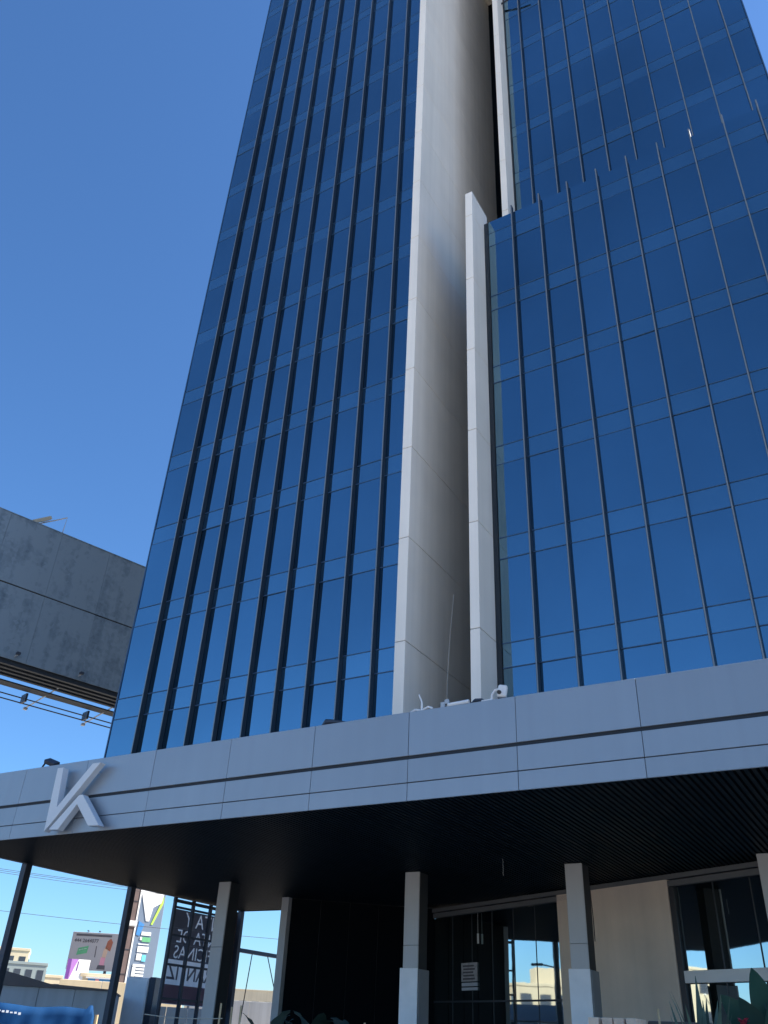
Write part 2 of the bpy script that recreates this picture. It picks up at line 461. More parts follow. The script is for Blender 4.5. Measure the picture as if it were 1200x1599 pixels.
# concrete blades, storey-high precast panels with open joints
def blade(x0, x1, y0, y1, z0, z1, first_joint):
    xc, yc = (x0+x1)/2, (y0+y1)/2
    o = place('concrete_blade', MB().box(x0-xc+0.03, x1-xc-0.03, y0-yc+0.03, y1-yc-0.03, z0, z1-0.03).mesh('blade_core'), M['core'], tower, (xc, yc, 0))
    zs = [z0]
    z = first_joint
    while z < z1 - 0.4:
        zs.append(z); z += FL
    zs.append(z1)
    for a, b in zip(zs[:-1], zs[1:]):
        place('panel', cbox(x1-x0, y1-y0, b-a-0.022, 0.010, 'panel'), M['concrete'], o, (xc, yc, (a+b)/2))
    return o
blade(-13.27, -12.87, 22.42, 32.0, 8.3, TOP, 12.9)
blade(-10.56, -10.22, 22.53, 24.15, 8.3, 34.43, 12.9)
blade(-10.18, -9.85, 26.0, 27.2, 30.0, 69.0, 32.9)
# back of the recess between the blades, and the beam that closes it high up
place('recess_glazing', world_mesh(MB().box(-12.85, -10.2, 32.02, 32.12, 8.0, TOP), (-11.5, 32, 8), 'recess_glazing'), M['dark_glass'], tower, (-11.5, 32, 8))
place('recess_lintel', world_mesh(MB().box(-12.84, -9.85, 28.6, 31.9, 69.05, 73), (-11.3, 30, 70), 'recess_lintel', 0.02), M['concrete'], tower, (-11.3, 30, 70))
place('recess_wall', world_mesh(MB().box(-10.56, -10.24, 24.2, 31.98, 8.3, 33.3), (-10.4, 28, 8), 'recess_wall'), M['recess'], tower, (-10.4, 28, 8))

# ------------------------------------------------------------------ canopy
XC0, XC1 = -27.72, 9.0
canopy = thing('entrance_canopy', 'wide grey metal canopy with panelled fascia and dark slatted soffit over the entrance', 'canopy', (-11, 26, 0))
place('roof_slab', world_mesh(MB().box(XC0+0.06, XC1, 18.10, 33.72, 6.66, 8.2), (-11, 26, 7), 'roof_slab').copy(), M['groove'], canopy, (-11, 26, 7))
place('roof_slab', world_mesh(MB().box(-22.6, XC1, 33.74, 36.9, 6.66, 8.2), (-6, 35, 7), 'roof_slab'), M['groove'], canopy, (-6, 35, 7))
fascia = place('fascia', world_mesh(MB().box(XC0+0.04, XC1, 18.05, 18.09, 6.53, 8.66), (-11, 18.05, 6.5), 'fascia'), M['groove'], canopy, (-11, 18.05, 6.5))
# panels in three bands; joints every 2.855 m
joints = [XC0] + [-27.28 + 2.855*i for i in range(1, 13)]
joints = [j for j in joints if j < XC1] + [XC1]
for bi, (za, zb, yo) in enumerate(((7.59, 8.69, 0.0), (6.945, 7.50, 0.0), (6.51, 6.925, 0.0))):
    for a, b in zip(joints[:-1], joints[1:]):
        off = random.gauss(0, 0.0015)
        place('panel', cbox(b-a-0.012, 0.05, zb-za, 0.006, 'panel'), M['fascia'], fascia, ((a+b)/2, 18.025+yo+off, (za+zb)/2))
# return on the left end
for za, zb in ((7.59, 8.69), (6.945, 7.50), (6.51, 6.925)):
    for i in range(5):
        a = 18.06 + i*3.13
        place('panel', cbox(0.05, 3.115, zb-za, 0.006, 'panel'), M['fascia'], fascia, (XC0-0.0+0.005, a+1.56, (za+zb)/2))
place('parapet_cap', cbox(XC1-XC0, 0.22, 0.02, 0.004), M['fascia'], canopy, ((XC0+XC1)/2, 18.14, 8.68))
place('back_fascia', world_mesh(MB().box(XC0, -22.6, 33.73, 33.78, 6.51, 8.2), (-25, 33.7, 6.5), 'back_fascia'), M['slat'], canopy, (-25, 33.7, 6.5))
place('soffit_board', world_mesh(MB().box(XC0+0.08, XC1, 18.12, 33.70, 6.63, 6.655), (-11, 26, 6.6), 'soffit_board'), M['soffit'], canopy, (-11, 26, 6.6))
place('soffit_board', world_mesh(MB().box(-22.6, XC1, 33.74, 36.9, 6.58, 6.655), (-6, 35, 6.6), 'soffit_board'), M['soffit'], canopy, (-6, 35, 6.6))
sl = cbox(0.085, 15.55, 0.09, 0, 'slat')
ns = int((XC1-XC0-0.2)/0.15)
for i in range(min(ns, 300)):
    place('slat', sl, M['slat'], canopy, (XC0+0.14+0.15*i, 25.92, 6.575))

# columns
def column(xc, wrap, z_joint=4.32):
    y0, w, d = 26.6, 0.54, 0.62
    o = place('column', cbox(w-0.004, d-0.07, 6.36, 0.004, 'column_core'), M['colshade'], canopy, (xc, y0+d/2+0.035, 3.33))
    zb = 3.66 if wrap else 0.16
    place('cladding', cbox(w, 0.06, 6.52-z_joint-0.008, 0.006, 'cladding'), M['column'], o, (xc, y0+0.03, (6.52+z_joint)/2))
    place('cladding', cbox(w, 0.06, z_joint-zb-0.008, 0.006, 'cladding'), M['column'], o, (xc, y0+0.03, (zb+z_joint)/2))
    if wrap:
        place('protective_board', cbox(w+0.10, 0.04, 3.52, 0.006, 'wrap'), M['wrap'], o, (xc-0.02, y0-0.04, 1.91))
        for sx in (-1, 1):
            place('side_board', cbox(0.03, d+0.05, 3.50, 0.004, 'side_board'), M['boardshade'], o, (xc+sx*(w/2+0.045), y0+d/2+0.02, 1.90))
    return o
column(-22.78, False)
column(-14.70, True)
column(-9.11, True)
column(-3.56, False)
column(2.0, True)
# slim posts at the left end
for y_, w in ((21.5, 0.27), (26.75, 0.25), (33.85, 0.22)):
    place('post', cbox(w, w, 6.38, 0.01, 'post'), M['post'], canopy, (-27.75, y_, 3.34))
place('drain_pipe', world_mesh(MB().tube([(-27.95, 33.75, 0.1), (-27.95, 33.75, 6.4)], 0.10, 10), (-27.95, 33.75, 0), 'drain_pipe'), M['brownpole'], canopy, (-27.95, 33.75, 0))
place('side_beam', world_mesh(MB().box(-27.85, -27.65, 33.97, 46.0, 4.86, 5.02), (-27.75, 34, 5), 'side_beam'), M['bar'], canopy, (-27.75, 34, 5))
for k, (a, b) in enumerate((((-27.75, 35.0, 4.86), (-26.9, 33.6, 2.0)), ((-27.75, 36.2, 4.86), (-27.5, 37.6, 1.9)))):
    place('guy_wire', world_mesh(MB().tube([a, b], 0.022, 6), a, 'guy_wire'), M['cable'], canopy, a)
# steel grid on the left end, in front of the banner
grid = place('steel_grid', world_mesh(MB().box(-27.56, -27.46, 29.05, 33.3, 6.30, 6.42), (-27.5, 31, 6), 'grid_rail'), M['post'], canopy, (-27.5, 31, 6))
for y_ in (29.12, 30.27, 31.40, 32.55):
    place('upright', cbox(0.12, 0.12, 6.32, 0, 'upright'), M['post'], grid, (-27.5, y_, 3.32))
for z_ in (5.06, 3.98, 2.76):
    place('rail', cbox(0.08, 4.1, 0.08, 0, 'rail'), M['post'], grid, (-27.5, 31.2, z_))
# loose hanging leads under the soffit
place('hanging_lead', world_mesh(MB().tube([(-10.9, 25.4, 6.55), (-10.9, 25.4, 6.05)], 0.007, 6), (-10.9, 25.4, 6.3), 'lead'), M['column'], canopy, (-10.9, 25.4, 6.3))

# ------------------------------------------------------------------ lobby front (angled)
A = Vector((-18.1, 34.8, 0)); dd = Vector((0.8950, -0.4460, 0)).normalized(); nn = Vector((dd.y, -dd.x, 0))
ANG = math.atan2(dd.y, dd.x)
def sp(s, z, out=0.0):
    p = A + dd*s + nn*out
    return (p.x, p.y, z)
store = place('lobby_front', MB().box(-12.1, 12.1, 0.10, 0.14, 0.15, 6.5).mesh('lobby_backing'), M['core'], tower, sp(12, 0), ANG)
# children of a rotated part: place them in its local frame
SF = Matrix.Translation(Vector(sp(12, 0))) @ Matrix.Rotation(ANG, 4, 'Z')
def spart(name, s0, s1, z0, z1, mt, out0=0.0, out1=0.06, bevel=0.004):
    """out0..out1: how far back / how far proud of the glass line"""
    w, d, h = s1-s0, out1-out0, z1-z0
    o = bpy.data.objects.new(name, cbox(w, d, h, bevel, name)); C.objects.link(o)
    o.data.materials.append(mt)
    o.parent = store
    o.location = ((s0+s1)/2-12, -(out0+out1)/2, (z0+z1)/2)
    return o
spart('beam', 0.0, 24.0, 6.36, 6.5, M['beam'], -0.05, 0.16)
spart('beam', 0.0, 24.0, 6.16, 6.33, M['beam'], -0.05, 0.10)
# glazing left of the plastered pier
edges = [0.0, 1.25, 2.5, 3.75, 5.0, 6.2, 7.45]
for a, b in zip(edges[:-1], edges[1:]):
    for z0, z1 in ((0.2, 3.10), (3.13, 6.14)):
        spart('pane', a+0.012, b-0.012, z0, z1, M['lobby_glass'], -0.02, 0.0, 0.002)
for a in edges[1:-1]:
    spart('mullion', a-0.012, a+0.012, 0.2, 6.14, M['mullion'], -0.03, 0.015, 0)
spart('transom', 0.0, 7.45, 3.085, 3.145, M['mullion'], -0.03, 0.02, 0)
spart('pier', 7.48, 8.60, 0.16, 6.42, M['tanwall'], -0.05, 0.10, 0.01)
spart('pier', 9.0, 12.50, 0.16, 6.44, M['tanwall'], -0.05, 0.14, 0.01)
spart('reveal', 8.60, 9.0, 0.16, 6.34, M['groove'], -0.05, 0.10, 0)
spart('jamb', 12.52, 12.72, 0.16, 6.14, M['mullion'], -0.05, 0.12, 0.004)
edges = [12.74, 14.1, 15.4, 16.7, 18.0, 19.3, 20.6, 22.0, 24.0]
for a, b in zip(edges[:-1], edges[1:]):
    for z0, z1 in ((0.2, 3.48), (3.83, 6.14)):
        spart('pane', a+0.012, b-0.012, z0, z1, M['lobby_glass'], -0.02, 0.0, 0.002)
for a in edges[1:-1]:
    spart('mullion', a-0.015, a+0.015, 0.2, 6.14, M['mullion'], -0.03, 0.02, 0)
spart('door_header', 12.73, 24.0, 3.50, 3.82, M['header'], -0.02, 0.14, 0.01)
# dark side wall of the lobby with its corner pillar
WA, WB = Vector((-22.62, 30.75, 0)), Vector((-18.1, 34.85, 0))
wd = (WB-WA).normalized(); wang = math.atan2(wd.y, wd.x); wlen = (WB-WA).length
sw = place('lobby_side_wall', MB().box(0, wlen, 0.05, 0.2, 0.15, 6.56).mesh('lobby_side_wall'), M['core'], tower, tuple(WA), wang)
npn = 5
for i in range(npn):
    o = bpy.data.objects.new('pane', cbox(wlen/npn-0.03, 0.03, 6.3, 0.003, 'pane')); C.objects.link(o)
    o.data.materials.append(M['dark_glass']); o.parent = sw
    o.location = ((i+0.5)*wlen/npn, 0.02, 3.36)
place('corner_pillar', cbox(0.34, 0.34, 6.4, 0.01, 'corner_pillar'), M['column'], tower, (-22.82, 30.72, 3.35))

# ------------------------------------------------------------------ emblem on the fascia
emblem = thing('logo_sign', 'raised pale metal V and K letters mounted on the left of the canopy fascia', 'sign', (-21.4, 17.8, 6.5))
Vp = [(-22.48, 8.441), (-22.38, 6.535), (-20.582, 8.408), (-20.901, 8.442), (-22.132, 7.235), (-22.20, 8.418)]
Kp = [(-22.216, 6.584), (-21.815, 6.557), (-21.221, 7.244), (-20.537, 6.581), (-20.089, 6.563), (-21.063, 7.514), (-21.22, 7.507)]
Vp = [(-22.48, 8.435), (-22.40, 6.535), (-20.59, 8.425), (-20.93, 8.425), (-22.10, 7.22), (-22.215, 8.435)]
for pts in (Vp, Kp):
    place('letter', world_mesh(MB().prism(pts, 17.64, 17.86), (-21.4, 17.8, 6.5), 'letter', 0.006), M['letter'], emblem, (-21.4, 17.8, 6.5))
for x_, z_ in ((-22.3, 7.9), (-21.5, 7.6), (-20.9, 8.2), (-20.5, 6.75)):
    place('standoff', world_mesh(MB().tube([(x_, 17.85, z_), (x_, 18.01, z_)], 0.02, 6), (x_, 17.9, z_), 'standoff'), M['pale_steel'], emblem, (x_, 17.9, z_))

# ------------------------------------------------------------------ small things on the canopy
fl = thing('floodlight', 'small dark floodlight tilted on its yoke on the canopy edge above the letters', 'floodlight', (-23.86, 18.32, 8.70))
hb = MB().box(-0.24, 0.24, -0.13, 0.13, -0.07, 0.07)
place('housing', hb.mesh('housing', 0.02), M['post'], fl, (-23.72, 18.34, 8.92), rot=(0.5, 0.35, 0.2))
place('yoke', world_mesh(MB().tube([(-24.16, 18.32, 8.70), (-24.10, 18.32, 8.84), (-23.98, 18.32, 8.98), (-23.84, 18.32, 8.98), (-23.76, 18.32, 8.86)], 0.03, 6), (-23.9, 18.32, 8.7), 'yoke'), M['post'], fl, (-23.9, 18.32, 8.7))
place('foot', cbox(0.5, 0.15, 0.03, 0.004), M['post'], fl, (-23.9, 18.32, 8.705))

va = thing('vent_bracket', 'white bracket with an upright arm on the parapet below the left concrete blade', 'bracket', (-9.9, 18.13, 8.70))
place('upright', world_mesh(MB().tube([(-9.86, 18.13, 8.70), (-9.86, 18.13, 8.95), (-9.95, 18.13, 9.16)], [0.03, 0.025, 0.015], 6), (-9.86, 18.13, 8.7), 'upright'), M['white'], va, (-9.86, 18.13, 8.7))
place('base_arm', world_mesh(MB().tube([(-10.22, 18.13, 8.70), (-10.05, 18.13, 8.77), (-9.86, 18.13, 8.73), (-9.68, 18.13, 8.80), (-9.55, 18.13, 8.74)], 0.03, 6), (-9.86, 18.13, 8.7), 'base_arm'), M['white'], va, (-9.86, 18.13, 8.7))
pp = thing('pipe_offcut', 'white pipe lying on the parapet at the foot of the second concrete blade', 'pipe', (-8.9, 18.13, 8.70))
place('pipe', world_mesh(MB().tube([(-9.12, 18.13, 8.76), (-8.55, 18.13, 8.78)], 0.055, 10), (-8.9, 18.13, 8.75), 'pipe'), M['white'], pp, (-8.9, 18.13, 8.75))
place('bracket', world_mesh(MB().box(-9.32, -9.2, 18.09, 18.17, 8.70, 8.86).box(-9.22, -9.1, 18.11, 18.19, 8.80, 8.92), (-9.2, 18.13, 8.7), 'bracket', 0.01), M['pale_steel'], pp, (-9.2, 18.13, 8.7))
rg = tag(place('cloth_rag', world_mesh(MB().tube([(-8.5, 18.13, 8.72), (-8.38, 18.13, 8.78), (-8.22, 18.13, 8.77), (-8.1, 18.13, 8.72)], [0.02, 0.05, 0.045, 0.015], 7), (-8.3, 18.13, 8.7), 'cloth_rag'), M['post'], None, (-8.3, 18.13, 8.7)), 'dark crumpled rag on the parapet beside the white pipe', 'rag')
sc2 = thing('security_camera', 'white box camera on a bracket at the parapet right of the second blade', 'camera', (-7.75, 18.13, 8.70))
place('body', cbox(0.22, 0.16, 0.30, 0.03), M['white'], sc2, (-7.66, 18.13, 8.90), rot=(0, 0.15, 0.3))
place('arm', world_mesh(MB().tube([(-7.95, 18.13, 8.70), (-7.93, 18.13, 8.86), (-7.85, 18.13, 8.96), (-7.70, 18.13, 8.98)], 0.035, 6), (-7.9, 18.13, 8.7), 'arm'), M['white'], sc2, (-7.9, 18.13, 8.7))
place('lens', world_mesh(MB().tube([(-7.70, 18.04, 8.86), (-7.70, 17.99, 8.85)], 0.05, 10), (-7.7, 18.02, 8.86), 'lens'), M['black'], sc2, (-7.7, 18.02, 8.86))
place('base', cbox(0.3, 0.12, 0.05, 0.01), M['white'], sc2, (-8.05, 18.13, 8.72))
bd = tag(place('cable_bundle', world_mesh(MB().tube([(-12.86, 18.13, 8.70), (-12.74, 18.13, 8.80), (-12.6, 18.13, 8.79), (-12.3, 18.13, 8.74), (-12.05, 18.13, 8.70)], [0.05, 0.09, 0.07, 0.045, 0.02], 7), (-12.5, 18.13, 8.7), 'cable_bundle'), M['post'], None, (-12.5, 18.13, 8.7)), 'dark cable bundle on the parapet at the foot of a glass fin', 'cables')
dc = []
for t in range(13):
    u = t/12
    dc.append((-12.855, 26.0 - 0.35*math.sin(u*3.0) - 0.5*u*u, 16.2 - u*6.6))
cbl = tag(place('loose_cable', world_mesh(MB().tube(dc, 0.011, 5), dc[0], 'loose_cable'), M['white'], None, dc[0]), 'thin pale cable dangling down the wide side of the left concrete blade', 'cable')
tl_ = thing('window_bracket', 'small dark steel outrigger fixed across a fin of the upper glass block', 'bracket', (-8.8, YU-0.4, 57.2))
place('arm', world_mesh(MB().tube([(-9.9, YU-0.25, 57.5), (-8.8, YU-0.46, 57.2), (-8.2, YU-0.5, 57.1)], 0.06, 6), (-8.8, YU-0.4, 57.2), 'arm'), M['post'], tl_, (-8.8, YU-0.4, 57.2))
for x_, y_, z_, l in ((-2.75, YR-0.45, 33.9, 'small white clip on top of a fin of the lower glass block'), (-1.1, YR-0.45, 34.0, 'small white clip on the next fin to the right of the lower glass block')):
    pass

# ------------------------------------------------------------------ blank billboard
BD = Vector((0.2669, 0.9637, 0)).normalized(); BN = Vector((BD.y, -BD.x, 0)); BK = -46.85
BANG = math.atan2(BD.y, BD.x)
def bp(s, off, z):
    p = BD*s + BN*(BK+off)
    return (p.x, p.y, z)
bb = thing('blank_billboard', 'huge blank billboard of mottled galvanised sheets left of the tower', 'billboard', bp(12, -1.2, 0))
def bpart(name, s0, s1, o0, o1, z0, z1, mt, bevel=0.0):
    return place(name, cbox(s1-s0, abs(o1-o0), z1-z0, bevel, name), mt, bb, bp((s0+s1)/2, (o0+o1)/2, (z0+z1)/2), BANG)
bpart('frame', 0.05, 25.95, -0.08, -2.4, 18.95, 27.3, M['core'])
for i in range(8):
    s0 = 0.0 + i*3.25
    for z0, z1 in ((18.86, 23.06), (23.14, 27.40)):
        bpart('sheet', s0+0.006, s0+3.244, 0.0+random.uniform(-0.012, 0.012), -0.06, z0, z1, M['galv'], 0.004)
bpart('top_rail', 0, 26, 0.02, -0.2, 27.41, 27.47, M['galv'])
for off in (-0.3, -0.9, -1.5, -2.1):
    bpart('bottom_beam', 0, 26, off-0.12, off+0.12, 18.62, 18.93, M['groove'])
bpart('walkway', 0, 26, -2.5, -3.3, 18.45, 18.53, M['groove'])
for z in (17.95, 18.25):
    bpart('walkway_rail', 0, 27, -4.02, -3.96, z-0.03, z+0.03, M['post'])
for s in (2, 6, 10, 14, 18, 22):
    bpart('bracket', s-0.06, s+0.06, -3.3, -4.0, 17.9, 18.4, M['post'])
for s in (7.8, 11.7, 15.6, 19.45, 23.3):
    am = place('lamp_arm', world_mesh(MB().tube([bp(s, 0.25, 19.15), bp(s-0.7, -5.0, 18.1)], 0.05, 6), bp(s, 0, 19), 'lamp_arm'), M['pale_steel'], bb, bp(s, 0, 19))
    place('lamp', cbox(0.24, 0.22, 0.16, 0.03), M['post'], am, bp(s, 0.3, 19.2), BANG)
    place('lamp', cbox(0.24, 0.22, 0.16, 0.03), M['pale_steel'], am, bp(s-0.7, -5.1, 18.05), BANG)
place('mast', world_mesh(MB().tube([bp(7.0, -1.2, 0), bp(7.0, -1.2, 18.7)], 0.55, 20), bp(7.0, -1.2, 0), 'mast'), M['offwhite'], bb, bp(7.0, -1.2, 0))
hoist = place('hoist_frame', world_mesh(MB().tube([bp(14.3, -0.3, 27.45), bp(16.0, -1.6, 28.9), bp(16.35, -0.3, 28.75)], 0.04, 5).tube([bp(14.9, -1.3, 28.0), bp(16.35, -0.3, 28.75), bp(16.3, -0.3, 27.45)], 0.04, 5), bp(15, -0.5, 27.4), 'hoist_frame'), M['pale_steel'], bb, bp(15, -0.5, 27.4))
place('hoist_plate', world_mesh(MB().tube([bp(14.35, -0.2, 27.5), bp(15.4, -0.4, 28.35)], 0.14, 4), bp(15, -0.3, 27.8), 'hoist_plate'), M['sand'], bb, bp(15, -0.3, 27.8))

# ------------------------------------------------------------------ banner with lettering seen from behind
def text_mesh(body, size, align='LEFT', ext=0.004, bold=0.0):
    cu = bpy.data.curves.new('lettering', 'FONT')
    cu.body = body; cu.size = size; cu.align_x = align; cu.extrude = ext; cu.offset = bold
    cu.resolution_u = 3
    ob = bpy.data.objects.new('lettering_tmp', cu)
    C.objects.link(ob)
    dg = bpy.context.evaluated_depsgraph_get()
    me = bpy.data.meshes.new_from_object(ob.evaluated_get(dg))
    bpy.data.objects.remove(ob)
    me.name = 'lettering'
    return me
ban = thing('banner', 'dark grey hanging banner with its large lettering seen mirrored from behind the steel grid', 'banner', (-28.0, 31, 0))
# white vinyl sheet; the dark print leaves the letters free, so daylight glows through them
cl = MB()
for i in range(25):
    for j in range(9):
        y_ = 29.66 + 4.54*i/24; z_ = 2.6 + 3.53*j/8
        cl.v.append((-28.03 + 0.012*math.sin(y_*2.1+z_*0.7), y_, z_))
for i in range(24):
    for j in range(8):
        k = i*9+j; cl.f.append((k, k+9, k+10, k+1))
place('cloth', world_mesh(cl, (-28, 31, 4), 'cloth'), M['bannertext'], ban, (-28, 31, 4))
def stencil(body, size, x0, x1, y0, y1):
    """sheet with the letters of the text left open"""
    cu = bpy.data.curves.new('lettering', 'FONT')
    cu.body = body; cu.size = size; cu.align_x = 'RIGHT'; cu.offset = 0.012; cu.resolution_u = 3
    ob = bpy.data.objects.new('lettering_tmp', cu); C.objects.link(ob)
    cu.fill_mode = 'NONE'
    dg = bpy.context.evaluated_depsgraph_get()
    me = bpy.data.meshes.new_from_object(ob.evaluated_get(dg))
    bpy.data.objects.remove(ob)
    bm = bmesh.new(); bm.from_mesh(me)
    bmesh.ops.remove_doubles(bm, verts=bm.verts, dist=1e-5)
    fr = [bm.verts.new((a, b, 0)) for a, b in ((x0, y0), (x1, y0), (x1, y1), (x0, y1))]
    for k in range(4): bm.edges.new((fr[k], fr[(k+1) % 4]))
    bmesh.ops.triangle_fill(bm, use_beauty=True, use_dissolve=False, edges=list(bm.edges))
    bm.to_mesh(me); bm.free()
    return me
for body, z, size, end, z0, z1 in (('RENTA Y', 5.52, 0.80, 30.42, 5.42, 6.13), ('VENTA DE', 4.88, 0.72, 30.05, 4.81, 5.418), ('OFICINAS', 4.28, 0.70, 30.0, 4.22, 4.808)):
    me = stencil(body, size, -(34.2-end), end-29.66, z0-z, z1-z)
    o = place('lettering', me, M['banner'], ban, (-27.99, end, z)); o.rotation_euler = (math.pi/2, 0, -math.pi/2)
me = text_mesh('GARANTIZ', 0.80, 'RIGHT', 0.0, 0.012)
o = place('lettering', me, M['banner'], ban, (-27.985, 29.8, 3.50)); o.rotation_euler = (math.pi/2, 0, -math.pi/2)
place('band', world_mesh(MB().box(-28.0, -27.994, 29.67, 34.18, 2.62, 3.30), (-28, 31, 3), 'band'), M['bannerpink'], ban, (-28, 31, 3))
place('top_rod', world_mesh(MB().tube([(-28.0, 29.64, 6.2), (-28.0, 34.2, 6.2)], 0.05, 8), (-28, 31, 6.2), 'top_rod'), M['post'], ban, (-28, 31, 6.2))
for y_ in (29.62, 34.25):
    place('stand', cbox(0.08, 0.08, 6.2, 0), M['pale_steel'], ban, (-28.02, y_, 3.1))

# ------------------------------------------------------------------ background to the left
def facing(cx, cy, ang):
    """frame with +x to the right as seen from the street and the face towards -y rotated by ang"""
    def q(u, v, z):
        return (cx + u*math.cos(ang) - v*math.sin(ang), cy + u*math.sin(ang) + v*math.cos(ang), z)
    return q
def fpart(name, par, q, ang, u0, u1, v0, v1, z0, z1, mt, bevel=0.0):
    return place(name, cbox(u1-u0, v1-v0, z1-z0, bevel, name), mt, par, q((u0+u1)/2, (v0+v1)/2, (z0+z1)/2), ang)

# pylon sign
a_ = math.radians(57); q = facing(-77.4, 78.1, a_)
tot = thing('pylon_sign', 'tall grey-blue pylon sign with white V shape and small tenant panels', 'sign', q(0, 0, 0))
fpart('body', tot, q, a_, -1.52, 1.52, 0.0, 0.5, 0, 17.6, M['totem'], 0.03)
def tri(poly, mt, name='panel'):
    mb = MB().prism(poly, -0.05, -0.004)
    place(name, mb.mesh(name), mt, tot, q(0, 0, 0), a_)
tri([(-1.42, 17.4), (-1.38, 15.4), (-0.30, 12.25), (0.05, 12.25), (0.28, 13.7), (1.15, 14.25), (1.30, 15.3), (1.35, 17.4)], M['white'])
tri([(0.30, 11.95), (0.52, 11.95), (1.35, 14.2), (1.35, 15.0)], M['lime'])
tri([(-1.05, 12.2), (-0.40, 11.9), (-0.75, 10.7), (-1.15, 10.8)], M['blueprint'])
for u0, u1, z0, z1, mt in ((-0.55, 0.52, 10.80, 11.15, 'white'), (-0.62, -0.40, 10.30, 10.62, 'white'), (-0.38, 0.55, 10.15, 10.62, 'green'), (-0.72, 0.45, 9.85, 9.95, 'offwhite'),
                           (-0.70, 0.52, 9.10, 9.68, 'white'), (-0.68, -0.12, 8.30, 8.95, 'white'), (-0.05, 0.38, 8.20, 8.85, 'cyan'), (-0.9, 0.42, 7.65, 7.9, 'white'), (-0.9, -0.55, 6.7, 7.6, 'white'),
                           (-0.5, 0.42, 7.35, 7.52, 'white'), (-0.5, 0.42, 7.05, 7.22, 'white'), (-0.5, 0.42, 6.72, 6.92, 'white')):
    fpart('tenant_panel', tot, q, a_, u0, u1, -0.06, -0.004, z0, z1, M[mt])
# lattice mast beside it
q = facing(-71.55, 69.9, a_)
lm = thing('lattice_mast', 'dark brown mast with white edges beside the pylon sign', 'mast', q(0, 0, 0))
fpart('core', lm, q, a_, -0.32, 0.32, 0, 0.5, 0, 16.2, M['brownpole'])
for u in (-0.40, 0.40):
    fpart('edge', lm, q, a_, u-0.07, u+0.07, -0.05, 0.45, 0, 16.2, M['white'])
for z in (11.0,):
    fpart('clamp', lm, q, a_, -0.5, 0.5, -0.12, 0.0, z-0.25, z+0.25, M['offwhite'])
for z in (6.4, 8.6, 13.1):
    fpart('cross_bar', lm, q, a_, -0.33, 0.33, -0.04, 0.0, z-0.03, z+0.03, M['post'])

# small billboard
a_ = math.radians(34); q = facing(-88.5, 81.0, a_)
sb = thing('printed_billboard', 'grey printed billboard with red-haired figure and green box beyond the shed', 'billboard', q(0, 0, 0))
fpart('board', sb, q, a_, -2.85, 2.85, 0, 0.3, 7.5, 11.55, M['bbgrey'], 0.02)
def bbtext(body, size, u, z, par, q, a_, mt, v=-0.02):
    me = text_mesh(body, size, 'LEFT', 0.004, 0.008)
    o = place('lettering', me, M[mt], par, q(u, v, z)); o.rotation_euler = (math.pi/2, 0, a_)
bbtext('444 2644077', 0.55, -2.5, 10.45, sb, q, a_, 'ink')
fpart('print_band', sb, q, a_, -2.4, 1.9, -0.012, 0, 11.12, 11.36, M['ink'])
def pr(poly, mt):
    place('print', MB().prism(poly, -0.014, 0).mesh('print'), M[mt], sb, q(0, 0, 0), a_)
pr([(-1.95, 9.05), (-0.75, 9.30), (-0.65, 10.1), (-1.85, 9.8)], 'green')
pr([(-1.75, 9.55), (-0.85, 9.78), (-0.85, 9.84), (-1.75, 9.62)], 'offwhite')
pr([(1.35, 9.9), (2.0, 9.6), (2.15, 10.6), (1.85, 11.0), (1.5, 10.7)], 'hair')
pr([(1.15, 8.9), (1.6, 8.9), (1.75, 9.9), (1.45, 10.2), (1.2, 9.7)], 'skin')
pr([(1.0, 8.1), (1.55, 8.1), (1.6, 8.95), (1.05, 8.95)], 'pink')
pr([(0.75, 7.65), (1.75, 7.65), (1.7, 8.1), (0.85, 8.1)], 'ink')
pr([(0.25, 8.9), (0.35, 8.9), (0.32, 10.1), (0.22, 10.1)], 'ink')
for u in (-1.8, 1.8):
    fpart('leg', sb, q, a_, u-0.15, u+0.15, 0.05, 0.28, 0, 7.49, M['post'])
for u in (-1.0, 0.4):
    fpart('lamp', sb, q, a_, u-0.06, u+0.06, -0.5, 0.1, 11.62, 11.74, M['post'])

# purple advertising panel
a_ = math.radians(52); q = facing(-82.1, 73.2, a_)
pu = thing('advertising_panel', 'white and purple advertising panel standing below the grey billboard', 'sign', q(0, 0, 0))
fpart('panel', pu, q, a_, -1.0, 1.35, 0, 0.25, 2.0, 8.0, M['white'], 0.01)
def pr(poly, mt):
    place('print', MB().prism(poly, -0.014, 0).mesh('print'), M[mt], pu, q(0, 0, 0), a_)
pr([(-1.0, 2.0), (-0.62, 2.0), (-0.62, 8.0), (-1.0, 8.0)], 'purple')
pr([(-0.6, 5.9), (-0.2, 7.2), (0.1, 8.0), (-0.6, 8.0)], 'violet')
pr([(-0.6, 4.6), (0.35, 4.6), (0.35, 5.75), (-0.6, 5.75)], 'pink')
pr([(0.02, 6.9), (0.14, 6.9), (0.2, 7.8), (0.1, 7.8)], 'purple')
for u in (-0.8, 1.1):
    fpart('leg', pu, q, a_, u-0.1, u+0.1, 0.05, 0.2, 0, 1.99, M['post'])

